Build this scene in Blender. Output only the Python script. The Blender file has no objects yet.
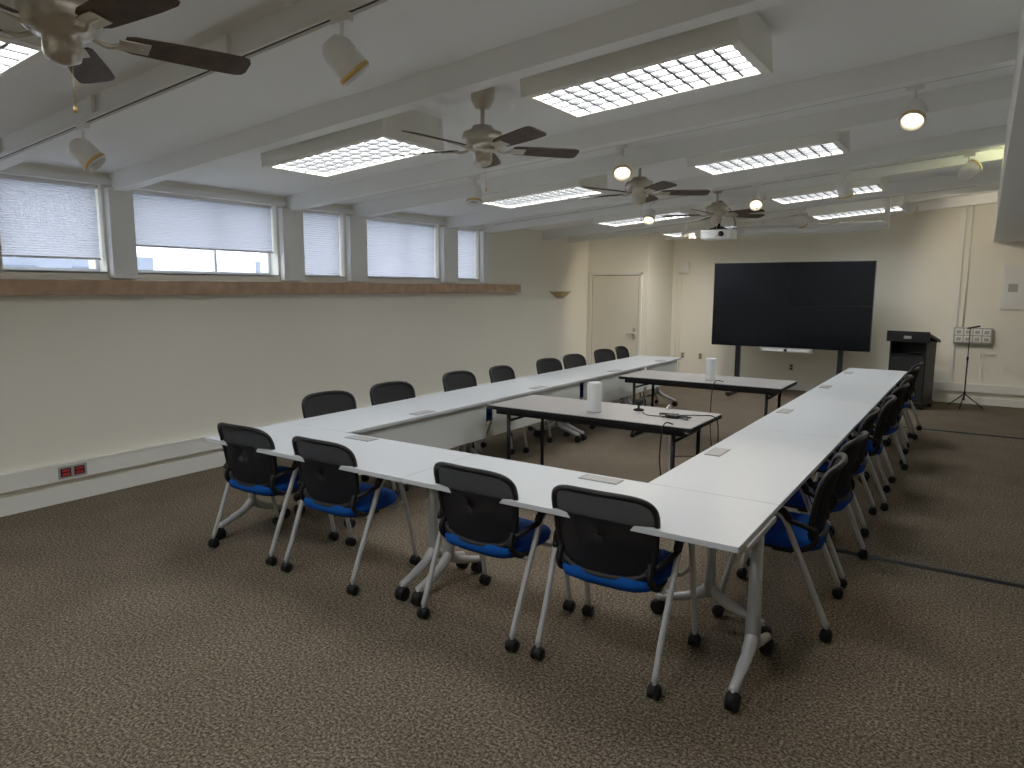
import bpy, bmesh, math, random
from mathutils import Vector, Matrix
random.seed(4)
S=bpy.context.scene; COL=S.collection
S.view_settings.view_transform='Standard'
S.view_settings.look='None'
S.view_settings.exposure=0.47
S.view_settings.gamma=1.28

# ---------------------------------------------------------------- materials
def mat(name,col,rough=.5,metal=0.,emit=0.,spec=.5,noise=None,bump=None,ecol=None):
    m=bpy.data.materials.new(name); m.use_nodes=True
    nt=m.node_tree; b=nt.nodes['Principled BSDF']
    b.inputs['Base Color'].default_value=(*col,1)
    b.inputs['Roughness'].default_value=rough
    b.inputs['Metallic'].default_value=metal
    b.inputs['Specular IOR Level'].default_value=spec
    if emit:
        b.inputs['Emission Color'].default_value=(*(ecol or col),1)
        b.inputs['Emission Strength'].default_value=emit
    if noise or bump:
        tc=nt.nodes.new('ShaderNodeTexCoord')
    if noise:
        sc,amt=noise
        n=nt.nodes.new('ShaderNodeTexNoise'); n.inputs['Scale'].default_value=sc; n.inputs['Detail'].default_value=4
        nt.links.new(tc.outputs['Object'],n.inputs['Vector'])
        r=nt.nodes.new('ShaderNodeValToRGB')
        r.color_ramp.elements[0].position=.3; r.color_ramp.elements[1].position=.7
        r.color_ramp.elements[0].color=(*[c*(1-amt) for c in col],1)
        r.color_ramp.elements[1].color=(*[min(1,c*(1+amt)) for c in col],1)
        nt.links.new(n.outputs['Fac'],r.inputs['Fac']); nt.links.new(r.outputs['Color'],b.inputs['Base Color'])
    if bump:
        sc,st=bump
        n2=nt.nodes.new('ShaderNodeTexNoise'); n2.inputs['Scale'].default_value=sc; n2.inputs['Detail'].default_value=3
        nt.links.new(tc.outputs['Object'],n2.inputs['Vector'])
        bp=nt.nodes.new('ShaderNodeBump'); bp.inputs['Strength'].default_value=st; bp.inputs['Distance'].default_value=.01
        nt.links.new(n2.outputs['Fac'],bp.inputs['Height']); nt.links.new(bp.outputs['Normal'],b.inputs['Normal'])
    return m

def carpet():
    m=mat('carpet_brown',(.16,.13,.105),.95,spec=.1); nt=m.node_tree; b=nt.nodes['Principled BSDF']
    tc=nt.nodes.new('ShaderNodeTexCoord')
    n=nt.nodes.new('ShaderNodeTexNoise'); n.inputs['Scale'].default_value=75; n.inputs['Detail'].default_value=4; n.inputs['Roughness'].default_value=.75
    nt.links.new(tc.outputs['Object'],n.inputs['Vector'])
    r=nt.nodes.new('ShaderNodeValToRGB'); e=r.color_ramp.elements
    e[0].position=.37; e[0].color=(.018,.013,.009,1)
    e[1].position=.65; e[1].color=(.30,.245,.18,1)
    x=e.new(.5); x.color=(.095,.073,.050,1)
    nt.links.new(n.outputs['Fac'],r.inputs['Fac'])
    n2=nt.nodes.new('ShaderNodeTexNoise'); n2.inputs['Scale'].default_value=2.2; n2.inputs['Detail'].default_value=6
    nt.links.new(tc.outputs['Object'],n2.inputs['Vector'])
    mr=nt.nodes.new('ShaderNodeMapRange'); mr.inputs['From Min'].default_value=.3; mr.inputs['From Max'].default_value=.7
    mr.inputs['To Min'].default_value=.85; mr.inputs['To Max'].default_value=1.12
    nt.links.new(n2.outputs['Fac'],mr.inputs['Value'])
    hs=nt.nodes.new('ShaderNodeHueSaturation'); nt.links.new(mr.outputs['Result'],hs.inputs['Value'])
    nt.links.new(r.outputs['Color'],hs.inputs['Color']); nt.links.new(hs.outputs['Color'],b.inputs['Base Color'])
    bp=nt.nodes.new('ShaderNodeBump'); bp.inputs['Strength'].default_value=.5; bp.inputs['Distance'].default_value=.006
    nt.links.new(n.outputs['Fac'],bp.inputs['Height']); nt.links.new(bp.outputs['Normal'],b.inputs['Normal'])
    return m

def mixmat(name,col,fac,kind):
    m=bpy.data.materials.new(name); m.use_nodes=True; nt=m.node_tree
    out=nt.nodes['Material Output']; b=nt.nodes['Principled BSDF']
    b.inputs['Base Color'].default_value=(*col,1); b.inputs['Roughness'].default_value=.7
    o=nt.nodes.new('ShaderNodeBsdfTranslucent' if kind=='tl' else 'ShaderNodeBsdfTransparent')
    if kind=='tl': o.inputs['Color'].default_value=(*col,1)
    mx=nt.nodes.new('ShaderNodeMixShader'); mx.inputs['Fac'].default_value=fac
    nt.links.new(b.outputs[0],mx.inputs[1]); nt.links.new(o.outputs[0],mx.inputs[2]); nt.links.new(mx.outputs[0],out.inputs['Surface'])
    if kind=='tr': b.inputs['Roughness'].default_value=.08 if name.startswith('glass') else .8
    if name.startswith('chair'): b.inputs['Specular IOR Level'].default_value=.1
    return m

M=dict(
 wall=mat('wall_cream_paint',(.88,.85,.73),.75,noise=(1.5,.012),bump=(60,.1)),
 ceil=mat('ceiling_plaster',(.88,.88,.85),.8,noise=(3,.012),bump=(90,.2)),
 beam=mat('beam_paint',(.88,.88,.845),.55),
 trim=mat('trim_offwhite',(.84,.83,.77),.5),
 carpet=carpet(),
 wood=mat('ledge_oak',(.43,.265,.155),.5,noise=(9,.25)),
 white=mat('white_laminate',(.61,.65,.69),.35,spec=.4),
 edge=mat('table_edge_grey',(.24,.25,.26),.5),
 panel=mat('modesty_panel',(.78,.82,.80),.5),
 silver=mat('leg_silver_paint',(.46,.465,.47),.35,.15),
 black=mat('black_plastic',(.006,.006,.007),.5,spec=.25),
 mesh=mixmat('chair_mesh',(.010,.010,.012),.022,'tr'),
 blue=mat('blue_fabric',(.002,.055,.31),.9,spec=.15,noise=(220,.25),bump=(300,.3)),
 foldtop=mat('grey_laminate',(.37,.355,.35),.4,noise=(40,.05)),
 nickel=mat('brushed_nickel',(.50,.45,.37),.3,.85),
 walnut=mat('walnut_blade',(.065,.042,.03),.6,spec=.2,noise=(14,.35)),
 fixture=mat('fixture_white_enamel',(.88,.87,.79),.5),
 lens=mat('fluorescent_lens',(1,1,1),.5,emit=9.5,ecol=(.98,.985,.975)),
 louver=mat('louver_grey',(.11,.115,.12),.4),
 headw=mat('track_head_white',(.84,.83,.79),.4),
 gold=mat('gold_ring',(.75,.48,.16),.3,.9),
 bulb=mat('lit_bulb',(1,.86,.66),.5,emit=5,ecol=(1,.82,.55)),
 bulboff=mat('reflector_bulb_off',(.45,.45,.43),.2,.3),
 screen=mat('display_glass',(.003,.004,.006),.22,spec=.22),
 bezel=mat('display_bezel',(.005,.005,.006),.4),
 blind=mixmat('pleated_shade_fabric',(.55,.55,.60),.55,'tl'),
 frame=mat('window_frame',(.82,.83,.84),.4),
 glass=mixmat('glass_pane',(.9,.95,1),.93,'tr'),
 red=mat('red_outlet',(.35,.02,.02),.4),
 plate=mat('outlet_plate_beige',(.50,.45,.33),.5),
 greybox=mat('grey_metal',(.36,.37,.36),.45,.2),
 door=mat('door_paint',(.78,.74,.63),.5),
 gap=mat('door_gap_painted_shade',(.12,.11,.09),.8),
 purw=mat('white_fabric_device',(.78,.78,.78),.7),
 sconce=mat('sconce_tan',(.55,.40,.19),.5),
 asphalt=mat('outside_ground',(.20,.22,.24),.9,noise=(1,.2)),
 bldg=mat('outside_building',(.22,.25,.31),.9,noise=(.6,.1)),
 bldgw=mat('outside_building_window',(.06,.09,.15),.2),
 screenw=mat('projector_screen_case',(.80,.80,.78),.4),
)

# ---------------------------------------------------------------- mesh builder
class B:
    def __init__(s): s.v=[];s.f=[];s.m=[];s.ms=[];s.sm=[]
    def mi(s,k):
        if k not in s.ms: s.ms.append(k)
        return s.ms.index(k)
    def add(s,vs,fs,k,smooth=False,T=None):
        o=len(s.v); i=s.mi(k)
        for p in vs:
            p=Vector(p)
            if T is not None: p=T@p
            s.v.append(tuple(p))
        for f in fs: s.f.append([a+o for a in f]); s.m.append(i); s.sm.append(smooth)
        return s
    def box(s,x0,x1,y0,y1,z0,z1,k,bev=0,T=None):
        if x0>x1:x0,x1=x1,x0
        if y0>y1:y0,y1=y1,y0
        if z0>z1:z0,z1=z1,z0
        bm=bmesh.new(); bmesh.ops.create_cube(bm,size=1)
        for v in bm.verts:
            v.co=Vector(((x0+x1)/2+v.co.x*(x1-x0),(y0+y1)/2+v.co.y*(y1-y0),(z0+z1)/2+v.co.z*(z1-z0)))
        if bev: bmesh.ops.bevel(bm,geom=bm.edges[:],offset=bev,segments=2,affect='EDGES',profile=.6)
        bm.verts.index_update()
        s.add([v.co[:] for v in bm.verts],[[v.index for v in f.verts] for f in bm.faces],k,False,T); bm.free(); return s
    def hexa(s,p,k): # 8 points bottom 4 then top 4
        return s.add(p,[(3,2,1,0),(4,5,6,7),(0,1,5,4),(1,2,6,5),(2,3,7,6),(3,0,4,7)],k)
    def tube(s,pts,r,k,n=8,T=None,cap=True,flat=1.0):
        pts=[Vector(p) for p in pts]; N=len(pts)
        rs=list(r) if isinstance(r,(list,tuple)) else [r]*N
        while len(rs)<N: rs.append(rs[-1])
        tg=[]
        for i in range(N):
            a=pts[max(i-1,0)];b=pts[min(i+1,N-1)];t=(b-a)
            tg.append(t.normalized() if t.length>1e-9 else Vector((0,0,1)))
        up=Vector((0,0,1)) if abs(tg[0].z)<.9 else Vector((1,0,0))
        nrm=(up-tg[0]*up.dot(tg[0])).normalized()
        vs=[];fs=[]
        for i in range(N):
            nrm=(nrm-tg[i]*nrm.dot(tg[i])).normalized(); bi=tg[i].cross(nrm)
            for j in range(n):
                a=2*math.pi*j/n
                vs.append(pts[i]+(nrm*math.cos(a)+bi*math.sin(a)*flat)*rs[i])
        for i in range(N-1):
            for j in range(n):
                a=i*n+j;b=i*n+(j+1)%n; fs.append((a,b,b+n,a+n))
        if cap: fs.append(tuple(range(n))[::-1]); fs.append(tuple((N-1)*n+j for j in range(n)))
        return s.add(vs,fs,k,True,T)
    def cyl(s,p0,p1,r0,k,r1=None,n=16,T=None):
        return s.tube([p0,p1],[r0,r0 if r1 is None else r1],k,n,T)
    def lathe(s,prof,k,n=24,T=None,smooth=True,cap=True): # (r,z)
        vs=[];fs=[]
        for r,z in prof:
            for j in range(n):
                a=2*math.pi*j/n; vs.append((r*math.cos(a),r*math.sin(a),z))
        for i in range(len(prof)-1):
            for j in range(n):
                a=i*n+j;b=i*n+(j+1)%n; fs.append((a,b,b+n,a+n))
        if cap: fs.append(tuple(range(n))[::-1]); fs.append(tuple((len(prof)-1)*n+j for j in range(n)))
        return s.add(vs,fs,k,smooth,T)
    def sq(s,prof,k,e=4,n=36,T=None): # (z,sx,sy,dy) superellipse loft
        vs=[];fs=[]
        for q in prof:
            z,sx,sy=q[:3]; dy=q[3] if len(q)>3 else 0
            for j in range(n):
                a=2*math.pi*j/n;c=math.cos(a);d=math.sin(a)
                vs.append((sx*math.copysign(abs(c)**(2/e),c),dy+sy*math.copysign(abs(d)**(2/e),d),z))
        for i in range(len(prof)-1):
            for j in range(n):
                a=i*n+j;b=i*n+(j+1)%n; fs.append((a,b,b+n,a+n))
        fs.append(tuple(range(n))[::-1]); fs.append(tuple((len(prof)-1)*n+j for j in range(n)))
        return s.add(vs,fs,k,True,T)
    def me(s,name):
        me=bpy.data.meshes.new(name); me.from_pydata(s.v,[],s.f)
        for k in s.ms: me.materials.append(M[k])
        me.polygons.foreach_set('material_index',s.m); me.polygons.foreach_set('use_smooth',s.sm)
        me.update(); return me
    def obj(s,name,parent=None,loc=(0,0,0),rot=0):
        return place(s.me(name),name,parent,loc,rot)
def place(me,name,parent=None,loc=(0,0,0),rot=0):
    o=bpy.data.objects.new(name,me); COL.objects.link(o); o.location=loc; o.rotation_euler=(0,0,rot)
    if parent: o.parent=parent
    return o
def empty(name,loc=(0,0,0),rot=0):
    o=bpy.data.objects.new(name,None); o.empty_display_size=.1; COL.objects.link(o); o.location=loc; o.rotation_euler=(0,0,rot); return o
def smooth_pts(P,n=6):
    P=[Vector(p) for p in P]; out=[]
    for i in range(len(P)-1):
        p0=P[max(i-1,0)];p1=P[i];p2=P[i+1];p3=P[min(i+2,len(P)-1)]
        for k in range(n):
            t=k/n
            out.append(.5*((2*p1)+(p2-p0)*t+(2*p0-5*p1+4*p2-p3)*t*t+(-p0+3*p1-3*p2+p3)*t**3))
    out.append(P[-1]); return out
rad=math.radians

# ---------------------------------------------------------------- room shell
XL=-6.2; XS=.04; XR=3.2; YB=13.0; YD=11.8; YF=-3.0; SL=.075
def C(x,o=2.71): return o+SL*(x-XL)
def slab(b,x0,x1,y0,y1,o0,o1,k):
    b.hexa([(x0,y0,C(x0,o0)),(x1,y0,C(x1,o0)),(x1,y1,C(x1,o0)),(x0,y1,C(x0,o0)),
            (x0,y0,C(x0,o1)),(x1,y0,C(x1,o1)),(x1,y1,C(x1,o1)),(x0,y1,C(x0,o1))],k)
B().box(XL-.3,XR+.2,YF-.2,YB+.2,-.1,0,'carpet').obj('floor')
b=B(); slab(b,XL-.3,XS+.1,YF-.2,YB+.2,2.71,2.86,'ceil'); b.obj('ceiling')
B().box(XS+.02,XR+.2,YF-.2,YB+.2,2.49,2.6,'ceil').obj('ceiling_low')
B().box(XS,XS+.1,YF-.2,YB,2.488,3.3,'beam').obj('wall_soffit')
wins=[(.62,2.08),(2.32,3.08),(3.33,4.83),(5.15,5.76),(6.09,7.46),(7.83,8.37)]
ZB,ZT=1.89,2.61
b=B(); b.box(XL-.3,XL,YF,YB,0,ZB,'wall'); b.box(XL-.3,XL,YF,YB,ZT,2.85,'wall')
y=YF
for a,c in wins+[(YB,YB)]:
    b.box(XL-.3,XL,y,a,ZB,ZT,'wall'); y=c
b.obj('wall_left')
B().box(-5.0,XR+.2,YB,YB+.2,0,3.3,'wall').obj('wall_back')
B().box(XL+.001,-5.0,YD,YB,0,2.80,'wall').obj('wall_closet')
B().box(XR,XR+.2,YF,YB,0,2.6,'wall').obj('wall_right')
B().box(XL-.3,XR+.2,YF-.2,YF,0,3.3,'wall').obj('wall_front')
# beams + pilasters
b=B()
BE=[-1.9,-.15,.7,2.2,3.205,4.99,5.925,7.645,8.55,10.2,11.08,12.6]
for i,y in enumerate(BE):
    x0=XL if y<YD else -5.0
    slab(b,x0,XS-.001,y-.055,y+.055,2.565,2.715,'beam')
b.obj('ceiling_beam')
b=B()
for y,w in [(2.2,.1),(3.205,.115),(4.99,.15),(5.925,.15),(7.645,.17),(8.5,.12)]:
    b.box(XL,XL+.07,y-w*.9,y+w*.9,1.84,2.585,'beam',.004)
b.box(XL,XL+.035,YF,8.7,ZT,2.66,'beam')
b.obj('trim_window_pilasters')
B().box(XL,XL+.11,YF,9.34,1.70,1.822,'wood',.006).obj('trim_ledge')
# windows
for i,(a,c) in enumerate(wins):
    e=empty('window_%d'%(i+1),(XL,(a+c)/2,ZB)); w=(c-a)/2; h=ZT-ZB
    f=B(); t=.03
    for q in [(-w,w,0,t),(-w,w,h-t,h),(-w,-w+t,t,h-t),(w-t,w,t,h-t)]:
        f.box(-.2,-.12,q[0],q[1],q[2],q[3],'frame')
    if c-a>1: f.box(-.19,-.13,.10,.125,t,h-t,'frame')
    f.box(-.12,.0,-w,w,-.012,.006,'frame')
    f.obj('frame',e)
    B().box(-.165,-.158,-w+t,w-t,t,h-t,'glass').obj('glass',e)
    g=0.25 if abs(a-3.33)<.01 else (.12 if a<3 else .02)
    s=B(); n=56; vs=[];fs=[]
    for k in range(n+1):
        z=h-.03-(h-.03-g)*k/n; x=-.07+(.006 if k%2 else -.0)
        vs+=[(x,-w+.015,z),(x,w-.015,z)]
    for k in range(n): fs.append((2*k,2*k+1,2*k+3,2*k+2))
    s.add(vs,fs,'blind'); s.box(-.085,-.045,-w+.012,w-.012,h-.035,h-.002,'frame',.004)
    s.box(-.08,-.048,-w+.015,w-.015,g-.02,g,'frame',.004)
    s.obj('pleated_shade',e)
# outside
B().box(-60,XL-.35,-30,50,-.6,-.5,'asphalt').obj('outside_ground')
b=B(); b.box(-40,-32,-5,18,-.5,3.1,'bldg'); 
for k in range(7): b.box(-31.99,-31.9,-3.5+3*k,-1.9+3*k,1.2,2.6,'bldgw')
b.obj('outside_building')
b=B(); b.box(-30,-26,22,44,-.5,3.0,'bldg'); 
for k in range(6): b.box(-25.99,-25.9,23+3.4*k,25+3.4*k,1.5,2.5,'bldgw')
b.obj('outside_building')

# raceway + baseboards
b=B(); b.box(XL,XL+.02,YF,YD,0,.14,'trim',.003); b.obj('baseboard_left')
b=B(); b.box(XL,XL+.055,YF,YD,.19,.33,'trim',.006); b.box(XL,XL+.06,YF,YD,.322,.334,'trim'); b.obj('trim_raceway_left')
b=B(); b.box(-5.0,XR,YB-.02,YB,0,.11,'trim',.003); b.obj('baseboard_back')
b=B(); b.box(-1.2,XR,YB-.05,YB,.19,.32,'trim',.006); b.obj('trim_raceway_back')
B().box(XL+.02,-6.17,YD-.02,YD,0,.11,'trim').box(-5.08,-5.0,YD-.02,YD,0,.11,'trim').obj('baseboard_closet')
B().box(-.40,-.33,YB-.04,YB,.33,3.12,'trim').obj('trim_back_column')

# door
e=empty('door_1',(-5.625,YD,0))
f=B(); f.box(-.52,-.47,-.03,0,0,2.06,'trim',.004); f.box(.47,.52,-.03,0,0,2.06,'trim',.004); f.box(-.52,.52,-.03,0,2.01,2.06,'trim',.004)
f.box(-.47,.47,-.006,-.001,0,2.01,'gap'); f.obj('frame',e)  # dark sheet behind the panel: shade of the door gap painted as colour
f=B(); f.box(-.458,.458,-.022,-.006,.012,1.998,'door',.003); f.obj('panel',e)
f=B(); f.cyl((.39,-.02,.96),(.39,-.07,.96),.025,'nickel'); f.tube([(.39,-.065,.96),(.28,-.07,.96)],.012,'nickel'); f.box(.365,.415,-.026,-.02,.85,1.06,'nickel'); f.obj('handle',e)

# ---------------------------------------------------------------- light fixtures
def fixture(x0,x1,y0,y1):
    xc=(x0+x1)/2; yc=(y0+y1)/2
    e=empty('fluorescent_ceiling_light',(xc,yc,C(xc,2.495))); e.rotation_euler=(0,-math.atan(SL),0)
    w=(x1-x0)/2+.05; d=(y1-y0)/2+.05; H=.215
    f=B()
    f.box(-w,w,-d,-d+.05,0,H,'fixture',.004); f.box(-w,w,d-.05,d,0,H,'fixture',.004)
    f.box(-w,-w+.05,-d+.05,d-.05,0,H,'fixture',.004); f.box(w-.05,w,-d+.05,d-.05,0,H,'fixture',.004)
    f.box(-w+.04,w-.04,-d+.04,d-.04,.1,H,'fixture')
    f.obj('housing',e)
    B().box(-w+.05,w-.05,-d+.05,d-.05,.024,.03,'lens').obj('lens',e)
    g=B(); iw=w-.05; idp=d-.05
    for k in range(1,12): x=-iw+2*iw*k/12; g.box(x-.008,x+.008,-idp,idp,.008,.024,'louver')
    for k in range(1,5): yy=-idp+2*idp*k/5; g.box(-iw,iw,yy-.008,yy+.008,.008,.024,'louver')
    g.obj('louver',e)
for (y0,y1) in [(.92,1.42),(3.39,3.9),(5.98,6.48),(8.6,9.12),(10.9,11.45)]:
    fixture(-4.38,-3.27,y0,y1); fixture(-2.14,-1.06,y0,y1)
fixture(-4.38,-3.27,-1.7,-1.2); fixture(-2.14,-1.06,-1.7,-1.2)

# ---------------------------------------------------------------- ceiling fans
def fan(x,y,ph):
    zc=C(x); zb=2.63
    e=empty('ceiling_fan',(x,y,zb),ph); t=zc-zb
    f=B()
    f.lathe([(.02,t-.12),(.045,t-.115),(.07,t-.07),(.075,t),(.05,t+.005)],'nickel')
    f.cyl((0,0,.08),(0,0,t-.05),.013,'nickel')
    f.lathe([(.03,.13),(.06,.125),(.075,.10),(.12,.085),(.128,.06),(.128,.02),(.115,0),(.09,-.02),(.06,-.03),(.06,-.075),(.052,-.10),(.02,-.115),(.001,-.118)][::-1],'nickel')
    f.tube([(.03,.04,-.10),(.03,.04,-.24)],.0015,'gold'); f.lathe([(.001,-.262),(.008,-.255),(.006,-.24),(.001,-.235)],'gold',8,Matrix.Translation((.03,.04,0)))
    f.obj('motor',e)
    for k in range(5):
        a=2*math.pi*k/5; R=Matrix.Translation((0,0,-.012))@Matrix.Rotation(a,4,'Z')@Matrix.Rotation(math.radians(-13),4,'X')
        g=B()
        g.tube(smooth_pts([(.09,0,.0),(.14,.012,-.012),(.19,0,-.002),(.25,0,.0)],4),.009,'nickel',T=R)
        g.box(.17,.27,-.035,.035,-.006,-.001,'nickel',.002,T=R)
        prof=[(.19,.045),(.22,.056),(.35,.063),(.50,.069),(.585,.068),(.61,.058),(.62,.035)]
        o=[(px,-w) for px,w in prof]+[(px,w) for px,w in prof[::-1]]
        n=len(o); vs=[(p[0],p[1],.0) for p in o]+[(p[0],p[1],.006) for p in o]
        fs=[tuple(range(n))[::-1],tuple(range(n,2*n))]+[(i,(i+1)%n,(i+1)%n+n,i+n) for i in range(n)]
        g.add(vs,fs,'walnut',False,R)
        g.obj('blade_%d'%(k+1),e)
fan(-2.66,1.23,rad(72)); fan(-2.65,3.62,rad(48)); fan(-2.65,6.0,rad(30)); fan(-2.65,8.2,rad(50))

# ---------------------------------------------------------------- track lights
def head(f,x,y,z,dv,lit,sc=1.12):
    dv=Vector(dv).normalized()
    f.box(x-.05,x+.05,y-.018,y+.018,z-.035,z,'headw',.003)
    f.cyl((x,y,z-.03),(x,y,z-.10),.009,'headw')
    p=Vector((x,y,z-.165)); q=Vector((0,0,1)).rotation_difference(dv).to_matrix().to_4x4()
    T=Matrix.Translation(p)@q@Matrix.Scale(sc,4)
    f.lathe([(.001,-.075),(.03,-.072),(.05,-.055),(.06,-.03),(.062,.05),(.06,.08),(.056,.08),(.054,.04),(.001,.035)],'headw',20,T,cap=False)
    f.lathe([(.0625,.056),(.065,.059),(.065,.070),(.0625,.073)],'gold',20,T,cap=False)
    f.lathe([(.001,.037),(.036,.038),(.042,.05),(.036,.062),(.02,.068),(.001,.07)],'bulb' if lit else 'bulboff',20,T,cap=False)
    f.tube([p+Vector((-.074,0,0)),p+Vector((-.07,0,.03)),p+Vector((0,0,.075)),p+Vector((.07,0,.03)),p+Vector((.074,0,0))],.006,'headw')
    return p+dv*.11
def spot(name,p,target,en,col=(1,.84,.62),ang=70,par=None):
    l=bpy.data.lights.new(name,'SPOT'); l.energy=en; l.color=col; l.spot_size=math.radians(ang); l.spot_blend=.6; l.shadow_soft_size=.045
    o=bpy.data.objects.new(name,l); COL.objects.link(o); o.location=p
    o.rotation_euler=(Vector(target)-Vector(p)).to_track_quat('-Z','Y').to_euler(); return o
tracks=[(2.13,-5.9,-.2,[(-4.44,(.5,.5,-.75),0,0),(-2.27,(.35,.55,-.75),0,0)]),
        (5.08,-5.6,.03,[(-3.81,(.15,-.2,-1),0,0),(-2.39,(.3,-.6,-.75),1,15),(-.45,(.0,-.65,-.75),1,15)]),
        (7.93,-5.6,.03,[(-3.36,(.1,-.6,-.75),1,12),(-2.14,(.2,-.7,-.65),1,12),(-1.27,(.2,.5,-.7),0,0),(-.22,(.5,.35,.5),1,4)]),  # last head is an added lamp, aimed up for a yellow-green ceiling glow
        (10.45,-5.0,-.2,[(-3.6,(-.75,.8,-.5),1,40),(-2.2,(.3,.7,-.6),0,0),(-.9,(.5,.8,-.3),1,32)])]
for y,x0,x1,hs in tracks:
    e=empty('track_light_rail',(0,0,0)); f=B()
    f.hexa([(x0,y-.018,C(x0,2.575)),(x1,y-.018,C(x1,2.575)),(x1,y+.018,C(x1,2.575)),(x0,y+.018,C(x0,2.575)),
            (x0,y-.018,C(x0,2.598)),(x1,y-.018,C(x1,2.598)),(x1,y+.018,C(x1,2.598)),(x0,y+.018,C(x0,2.598))],'headw')
    f.hexa([(x0,y-.006,C(x0,2.5735)),(x1,y-.006,C(x1,2.5735)),(x1,y+.006,C(x1,2.5735)),(x0,y+.006,C(x0,2.5735)),
            (x0,y-.006,C(x0,2.58)),(x1,y-.006,C(x1,2.58)),(x1,y+.006,C(x1,2.58)),(x0,y+.006,C(x0,2.58))],'black')
    n=5
    for k in range(n):
        xx=x0+.3+(x1-x0-.6)*k/(n-1); f.box(xx-.02,xx+.02,y-.012,y+.012,C(xx,2.595),C(xx,2.705),'headw')
    f.obj('rail',e)
    for i,(x,dv,lit,en) in enumerate(hs):
        g=B(); p=head(g,x,y,C(x,2.577),dv,lit); g.obj('lamp_head_%d'%(i+1),e)
        if lit:
            up=dv[2]>0  # only the added up-lamp, tinted yellow-green
            o=spot('spot_%d'%(i+1),p,p+Vector(dv),en,ang=130 if up else 80,col=(.95,1,.5) if up else (1,.84,.62)); o.parent=e

# ---------------------------------------------------------------- tables
def tleg(f,x,yc,z1,half=.28):
    f.box(x-.022,x+.022,yc-.24,yc+.24,z1-.03,z1,'silver',.006)
    f.tube([(x,yc,z1-.02),(x,yc,.40),(x,yc,.17)],[.026,.031,.037],'silver',12,flat=.8)
    for s in(-1,1):
        f.tube(smooth_pts([(x,yc,.22),(x,yc+s*.06,.165),(x,yc+s*.16,.125),(x,yc+s*half,.088)],5),[.03]*6+[.026]*5+[.022]*5,'silver',10)
        caster(f,x,yc+s*half,.04,.09)
def caster(f,x,y,r,ztop,k='black'):
    f.cyl((x,y,ztop),(x,y,r*1.6),.009,'silver',n=8)
    for s in(-1,1):
        f.tube([(x+s*.006,y,r),(x+s*.009,y,r),(x+s*.024,y,r),(x+s*.027,y,r)],[r*.85,r,r,r*.85],k,16)
    f.tube([(x-.02,y,r+.006),(x+.02,y,r+.006)],r*.98,k,12)
ZTAB=.74
def table(L,x,y,rot,power=1,panel=False,name='conference_table',D=.68,ea=.06,eb=.06):
    e=empty(name,(x,y,0),rot)
    f=B(); f.box(-L/2+.002,L/2-.002,-D/2+.002,D/2-.002,ZTAB-.026,ZTAB,'white',.003); f.obj('top',e)
    g=B(); tleg(g,-L/2+ea,0,ZTAB-.026); tleg(g,L/2-eb,0,ZTAB-.026)
    g.tube([(-L/2+.06,0,ZTAB-.05),(L/2-.06,0,ZTAB-.05)],.018,'silver',8); g.obj('legs',e)
    if power:
        h=B(); h.box(-.115,.115,D/2-.135,D/2-.035,ZTAB+.0003,ZTAB+.004,'edge',.0015)
        h.box(-.105,.105,D/2-.127,D/2-.043,ZTAB+.003,ZTAB+.0055,'greybox'); h.obj('power_hatch',e)
    if panel:
        h=B(); h.box(-L/2+.06,L/2-.06,D/2-.07,D/2-.05,.38,.70,'panel',.004); h.obj('modesty_panel',e)
X0,X1=-4.4,-.74; Y0=2.75; D=.68
table(1.83,X0+.915,Y0+D/2,0,ea=.03); table(1.83,X1-.915,Y0+D/2,0,eb=.012)
segs=[(3.43,5.26),(5.26,7.09),(7.09,8.92),(8.92,10.15)]
for a,c in segs:
    table(c-a,X0+D/2,(a+c)/2,-math.pi/2,1,True)
    table(c-a,X1-D/2,(a+c)/2,math.pi/2,1,False)

# mid folding tables
def folding(x,y,L=1.85,Dp=.74):
    e=empty('folding_table',(x,y,0))
    f=B(); f.box(-L/2,L/2,-Dp/2,Dp/2,.715,.738,'foldtop',.002); f.box(-L/2-.005,L/2+.005,-Dp/2-.005,Dp/2+.005,.702,.733,'black',.002); f.obj('top',e)
    g=B()
    g.box(-L/2+.06,L/2-.06,-Dp/2+.03,-Dp/2+.05,.66,.705,'black'); g.box(-L/2+.06,L/2-.06,Dp/2-.05,Dp/2-.03,.66,.705,'black')
    for s in(-1,1):
        xx=s*(L/2-.16)
        g.tube([(xx,-Dp/2+.08,.70),(xx,-Dp/2+.08,.06)],.018,'black',8); g.tube([(xx,Dp/2-.08,.70),(xx,Dp/2-.08,.06)],.018,'black',8)
        g.tube([(xx,-Dp/2+.04,.03),(xx,Dp/2-.04,.03)],.022,'black',8)
        g.tube([(xx,-Dp/2+.08,.6),(xx,Dp/2-.08,.6)],.012,'black',8)
        for q in(-1,1): g.box(xx-.02,xx+.02,q*(Dp/2-.08)-.02,q*(Dp/2-.08)+.02,.0,.06,'black')
        g.tube([(xx,0,.6),(xx-s*.35,0,.70)],.011,'black',8)
    g.obj('legs',e)
folding(-2.67,5.37); folding(-2.62,7.96)
def purifier(x,y):
    B().lathe([(.05,0),(.058,.004),(.06,.02),(.06,.235),(.055,.25),(.045,.255),(.043,.248),(.001,.246)],'purw',28).obj('cylinder_speaker',None,(x,y,.7385))
purifier(-2.66,5.22); purifier(-2.52,7.83)
f=B(); f.lathe([(.045,0),(.045,.012),(.012,.02),(.01,.05)],'black',16); f.sq([(.045,.03,.012),(.06,.036,.02),(.085,.036,.02),(.10,.025,.012)],'black',3,20)
f.obj('table_microphone',None,(-2.38,5.50,.7385))
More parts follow.
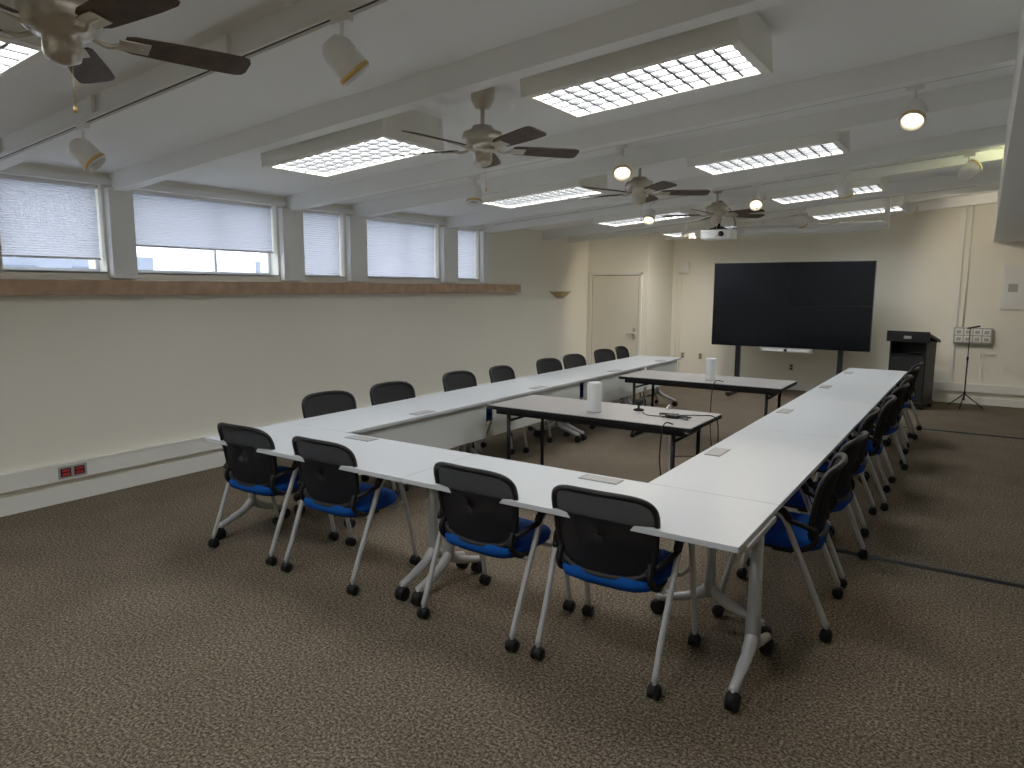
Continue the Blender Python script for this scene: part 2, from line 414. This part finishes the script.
def wob(cx,cy,z,n,r,sd):
    rr=random.Random(sd); return [(cx+rr.uniform(-r,r),cy+rr.uniform(-r*.6,r*.6),z+.006*rr.random()) for _ in range(n)]
f=B()
f.tube(smooth_pts(wob(-2.0,5.35,.746,14,.16,3)),.005,'black',6)
f.tube(smooth_pts(wob(-1.98,5.38,.752,10,.12,8)),.005,'black',6)
f.tube(smooth_pts([(-2.3,5.4,.745),(-2.2,5.3,.745),(-2.05,5.33,.747)]),.004,'black',6)
f.box(-2.06,-1.96,5.3,5.35,.7385,.765,'black',.004)
f.tube(smooth_pts([(-2.0,5.4,.75),(-1.85,5.5,.75),(-1.72,5.5,.745),(-1.69,5.5,.6),(-1.7,5.5,.2),(-1.75,5.45,.012),(-1.95,5.2,.008),(-2.2,5.4,.008),(-2.4,5.15,.008)]),.005,'black',6)
f.obj('power_cable')
f=B()
f.tube(smooth_pts([(-2.2,5.68,.745),(-2.2,5.765,.735),(-2.2,5.77,.3),(-2.15,5.75,.01),(-1.9,5.5,.008),(-2.1,5.05,.008),(-1.75,4.8,.008),(-1.6,5.0,.008),(-1.75,5.3,.008)]),.007,'purw',6)
f.obj('extension_cord')
f=B(); f.tube(smooth_pts([(-2.35,7.75,.745),(-2.4,7.58,.74),(-2.42,7.56,.4),(-2.4,7.6,.012),(-2.2,7.3,.008),(-2.6,7.0,.008)]),.005,'black',6); f.obj('power_cable')
f=B(); f.tube(smooth_pts([(-1.9,5.05,.745),(-1.95,4.985,.742),(-1.97,4.975,.5),(-1.95,4.98,.3),(-1.93,5.03,.012),(-2.1,4.85,.008),(-2.45,4.9,.008)]),.006,'black',6); f.box(-2.0,-1.9,4.95,5.0,0,.03,'black',.004); f.obj('power_cable')
# cable covers on the floor
for y,xa,xb in [(5.05,-1.0,3.1),(10.25,-.9,3.1)]:
    B().add([(xa,y-.035,.0),(xb,y-.035,.0),(xb,y-.012,.013),(xa,y-.012,.013),(xb,y+.012,.013),(xa,y+.012,.013),(xb,y+.035,0),(xa,y+.035,0)],
        [(0,1,2,3),(3,2,4,5),(5,4,6,7),(0,3,5,7),(1,6,4,2),(0,7,6,1)],'black').obj('floor_cable_cover')

# ---------------------------------------------------------------- chairs (face +Y)
def backy(x,z):
    t=(z-.5)/.37; return -.205-.075*t+.01*math.sin(math.pi*t)+.05*(x/.235)**2
def ring(s,n=48,e=5):
    out=[]
    for j in range(n):
        a=2*math.pi*j/n;c=math.cos(a);d=math.sin(a)
        x=math.copysign(abs(c)**(2/e),c)*s; z=math.copysign(abs(d)**(2/e),d)*s
        zz=.672+.193*z+.012*(1-x*x)*(1 if z>0 else -1)*abs(z); xx=x*(.248+.018*z)
        out.append((xx,backy(xx,zz),zz))
    return out
def chair_meshes():
    R={}
    b=B(); pts=ring(1.0); b.tube(pts+[pts[0],pts[1]],.0145,'black',8,cap=False)
    lo=[p for p in ring(1.0,96) if p[2]<.53]; lo.sort(key=lambda p:p[0])
    b.tube(lo,.021,'black',8)
    for s in(-1,1):
        b.tube(smooth_pts([(s*.225,backy(.22,.56),.56),(s*.23,-.19,.49),(s*.235,-.12,.43),(s*.22,.02,.415)],5),.016,'black',8)
    b.tube([(x/100,backy(x/100,.60)+.012,.60) for x in range(-23,24,2)],.006,'black',6)
    R['back_frame']=b.me('back_frame')
    b=B(); N=48; rs=[.02,.25,.5,.75,1.0]; vs=[];fs=[]
    for s in rs: vs+=ring(s,N)
    for i in range(len(rs)-1):
        for j in range(N): a=i*N+j;c=i*N+(j+1)%N; fs.append((a,c,c+N,a+N))
    fs.append(tuple(range(N)))
    b.add(vs,fs,'mesh',True); R['back_mesh']=b.me('back_mesh')
    b=B(); b.sq([(.425,.215,.20,.01),(.43,.236,.225,.01),(.462,.243,.232,.01),(.485,.232,.218,.01),(.492,.20,.19,.01),(.49,.10,.10,.01),(.489,.01,.01,.01)],'blue',4.5,48)
    R['seat']=b.me('seat')
    b=B(); b.sq([(.395,.15,.14,.01),(.405,.20,.185,.01),(.427,.232,.215,.01)],'black',4,40); R['seat_pan']=b.me('seat_pan')
    b=B()
    for s in(-1,1):
        x=s*.295
        P=smooth_pts([(x,-.27,.075),(x,-.20,.24),(x+s*.008,-.09,.50),(x+s*.01,-.045,.60),(x+s*.01,.0,.637),(x+s*.01,.06,.637),(x+s*.01,.115,.60),(x+s*.008,.16,.50),(x,.235,.24),(x,.27,.075)],4)
        b.tube(P,.0145,'silver',10)
    for y in(-.115,.165): b.tube([(-.30,y,.44 if y<0 else .45),(-.26,y*.8,.41),(.26,y*.8,.41),(.30,y,.44 if y<0 else .45)],.011,'silver',8)
    R['leg_frame']=b.me('leg_frame')
    b=B()
    for s in(-1,1):
        x=s*.305
        b.tube(smooth_pts([(x,-.07,.60),(x,-.03,.648),(x,.03,.658),(x,.12,.645),(x,.17,.60)],4),[.012]+[.02]*15+[.012],'black',10)
        b.tube(smooth_pts([(x,-.05,.6),(x-s*.02,-.12,.58),(x-s*.05,-.18,.55)],4),.014,'black',8)
    R['armrests']=b.me('armrests')
    b=B()
    for s in(-1,1):
        for q in(-1,1): caster(b,s*.295,q*.27,.030,.085)
    R['casters']=b.me('casters')
    return R
CM=chair_meshes()
def chair(x,y,rot):
    e=empty('mesh_back_chair',(x,y,0),rot)
    for k,me in CM.items(): place(me,k,e)
chair(-3.97,2.97,rad(2)); chair(-3.21,2.97,rad(0)); chair(-2.08,2.97,rad(-2)); chair(-1.36,2.97,rad(1))
for y in [3.98,4.74,5.8,6.52,7.55,8.25,9.2,9.85]: chair(-4.32+random.uniform(-.04,.04),y,rad(-90+random.uniform(-8,8)))
for y in [3.95,4.72,5.75,6.5,7.5,8.25,9.2,9.85]: chair(-.86+random.uniform(-.03,.05),y,rad(90+random.uniform(-6,6)))

# ---------------------------------------------------------------- video wall
e=empty('video_wall_display',(-2.62,11.9,0))
f=B(); w=1.225; z0,z1=.82,2.20; zm=(z0+z1)/2
f.box(-w,w,.0,.09,z0,z1,'bezel',.005)
f.obj('housing',e)
f=B()
for x0,x1 in((-w+.008,-.003),(.003,w-.008)):
    for a,c in((z0+.008,zm-.003),(zm+.003,z1-.008)): f.box(x0,x1,-.006,.0,a,c,'screen')
f.obj('panels',e)
f=B()
for s in(-1,1):
    x=s*.80
    f.box(x-.04,x+.04,.10,.16,.05,1.9,'bezel'); f.box(x-.04,x+.04,-.35,.5,.02,.07,'bezel',.004)
    for yy in(-.32,.47): f.cyl((x-.02,yy,.03),(x+.02,yy,.03),.03,'black')
f.box(-.85,.85,.11,.15,.9,.98,'bezel'); f.box(-.85,.85,.11,.15,1.7,1.78,'bezel')
f.obj('stand',e)
f=B(); f.box(-.40,.40,-.02,.08,.755,.82,'greybox',.01); f.box(-.36,.36,-.024,-.02,.765,.805,'screenw'); f.cyl((0,-.02,.787),(0,-.04,.787),.025,'black'); f.obj('conference_camera_bar',e)

# speaker, conduits, outlets on back wall
f=B(); f.box(-.10,.10,-.12,0,0,.22,'screenw',.02); f.box(-.075,.075,-.125,-.118,.03,.19,'trim',.003); f.obj('wall_speaker',None,(-4.76,YB,2.06))
for x in(-4.90,-4.82): B().cyl((x,YB-.012,.12),(x,YB-.012,2.05),.008,'trim',n=8).obj('conduit')
def outlet(p,axis,k='plate',name='wall_outlet',w=.07,h=.115):
    f=B()
    if axis=='y': f.box(-w/2,w/2,-.008,0,-h/2,h/2,k,.002); [f.box(-.017,.017,-.011,-.008,q-.014,q+.014,'black') for q in(-.025,.025)]
    else: f.box(0,.008,-w/2,w/2,-h/2,h/2,k,.002); [f.box(.008,.011,-.017,.017,q-.014,q+.014,'black') for q in(-.025,.025)]
    f.obj(name,None,p)
outlet((-4.75,YB,.50),'y'); outlet((-4.40,YB,.50),'y'); outlet((-2.75,YB,.40),'y')
outlet((XL,6.75,.50),'x','plate')
f=B(); f.box(0,.006,-.11,.11,-.05,.05,'greybox',.002)
for q in(-.055,.05): f.box(.006,.012,q-.04,q+.04,-.034,.034,'black',.002); 
for q in(-.055,.05):
    for z in(-.016,.016): f.box(.012,.014,q-.03,q+.03,z-.011,z+.011,'red')
f.obj('red_outlet_box',None,(XL+.0555,2.66,.26))
# wall sconce on left wall
f=B(); n=24; vs=[];fs=[]
for i,(z,r,d) in enumerate([(0,.12,.05),(.05,.22,.09),(.10,.33,.12),(.115,.34,.125)]):
    for j in range(n+1):
        a=math.pi*j/n-math.pi/2; vs.append((d*math.cos(a),r*math.sin(a),z))
for i in range(3):
    for j in range(n): a=i*(n+1)+j; fs.append((a,a+1,a+n+2,a+n+1))
fs.append(tuple(range(n+1))[::-1]); fs.append(tuple(3*(n+1)+j for j in range(n+1)))
f.add(vs,fs,'sconce',True); f.obj('wall_sconce',None,(XL,10.75,1.60))

# charging boxes, electrical panel
f=B()
f.box(0,.5,-.10,0,0,.24,'greybox',.004)
for i in range(4):
    for j in range(2): f.box(.02+i*.12,.125+i*.12,-.115,-.10,.02+j*.11,.115+j*.11,'trim',.004); f.box(.04+i*.12,.10+i*.12,-.118,-.115,.04+j*.11,.09+j*.11,'greybox')
f.obj('wall_locker_box',None,(-.36,YB,.95))
f=B(); f.box(0,.42,-.04,-.001,0,.66,'trim',.005); f.box(.03,.39,-.046,-.04,.03,.63,'screenw',.003); f.box(.08,.2,-.05,-.046,.26,.38,'greybox'); f.obj('electrical_panel',None,(.2,YB,1.48))
B().cyl((-.25,YB-.02,1.20),(-.25,YB-.02,3.1),.012,'trim',n=8).obj('conduit')

# lectern
e=empty('lectern',(-.84,12.15,0),rad(-12)); f=B()
f.box(-.26,.26,-.26,.26,.05,.10,'black',.006)
f.box(-.25,-.225,-.24,.24,.10,1.02,'black',.004); f.box(.225,.25,-.24,.24,.10,1.02,'black',.004)
f.box(-.225,.225,-.235,-.215,.10,.78,'bezel'); f.box(-.225,.225,-.2,.24,.79,.81,'black'); f.box(-.225,.225,.2,.22,.10,1.0,'bezel')
f.obj('body',e)
f=B(); f.hexa([(-.29,-.28,1.10),(.29,-.28,1.10),(.29,.28,.98),(-.29,.28,.98),(-.29,-.28,1.14),(.29,-.28,1.14),(.29,.28,1.02),(-.29,.28,1.02)],'black')
f.box(-.29,.29,-.29,-.26,1.0,1.16,'black',.005); f.box(-.05,.05,-.296,-.29,1.05,1.09,'greybox'); f.obj('top',e)
f=B(); [caster(f,a,c,.026,.06) for a in(-.22,.22) for c in(-.22,.22)]; f.obj('casters',e)
# mic stand
f=B(); 
for a in(20,140,260): f.tube([(0,0,.22),(.26*math.cos(rad(a)),.26*math.sin(rad(a)),.012)],.009,'black',8)
f.cyl((0,0,.12),(0,0,.75),.011,'black'); f.cyl((0,0,.72),(0,0,1.22),.007,'black'); f.cyl((0,0,.72),(0,0,.78),.016,'black')
f.tube([(-.04,0,1.20),(.12,-.02,1.24)],.014,'black',10); f.cyl((0,0,.2),(0,0,.25),.018,'black')
f.obj('microphone_stand',None,(-.14,12.45,0))

# projector screen case & projector
f=B(); f.tube([(-1.4,0,0),(-1.38,0,0),(1.38,0,0),(1.4,0,0)],[.04,.055,.055,.04],'screenw',16); f.box(-1.42,-1.36,-.03,.03,-.05,.22,'fixture'); f.box(1.36,1.42,-.03,.03,-.05,.43,'fixture')
f.box(-1.3,1.3,-.012,.012,-.075,-.045,'screenw'); f.obj('projector_screen',None,(-2.55,10.65,2.62))
e=empty('ceiling_projector',(-3.0,9.4,0)); f=B()
f.box(-.2,.2,-.15,.15,2.42,2.54,'screenw',.02); f.cyl((.08,-.15,2.48),(.08,-.18,2.48),.035,'black'); f.obj('body',e)
f=B(); f.cyl((0,0,2.56),(0,0,C(-3.0)-.002),.018,'black'); f.box(-.09,.09,-.09,.09,2.545,2.57,'black')
for a,c in((-.12,-.1),(.12,-.1),(-.12,.1),(.12,.1)): f.tube([(0,0,2.6),(a,c,2.54)],.008,'black',6)
f.tube(smooth_pts([(0,.02,2.93),(.12,.05,2.8),(.18,.1,2.62),(.1,.14,2.5)]),.006,'black',6)
f.obj('mount',e)

# ---------------------------------------------------------------- world
w=bpy.data.worlds.new('World'); S.world=w; w.use_nodes=True; nt=w.node_tree
bg=nt.nodes['Background']; bg.inputs['Color'].default_value=(.76,.86,1,1); bg.inputs['Strength'].default_value=3.2

# ---------------------------------------------------------------- camera
F=700.;th=math.atan(96/F);ph=math.atan(473/math.hypot(F,95)); s,c=math.sin,math.cos
fw=Vector((-s(ph)*c(th),c(ph)*c(th),-s(th)));r=Vector((c(ph),s(ph),0));u=Vector((-s(ph)*s(th),c(ph)*s(th),c(th)))
ro=.004; r2=r*c(ro)+u*s(ro); u2=u*c(ro)-r*s(ro)
cd=bpy.data.cameras.new('camera'); cam=bpy.data.objects.new('camera',cd); COL.objects.link(cam)
R=Matrix((r2,u2,-fw)).transposed().to_4x4(); cam.matrix_world=Matrix.Translation((0,0,1.77))@R
cd.sensor_width=36; cd.sensor_fit='HORIZONTAL'; cd.lens=F/1024*36; cd.clip_start=.05
S.camera=cam
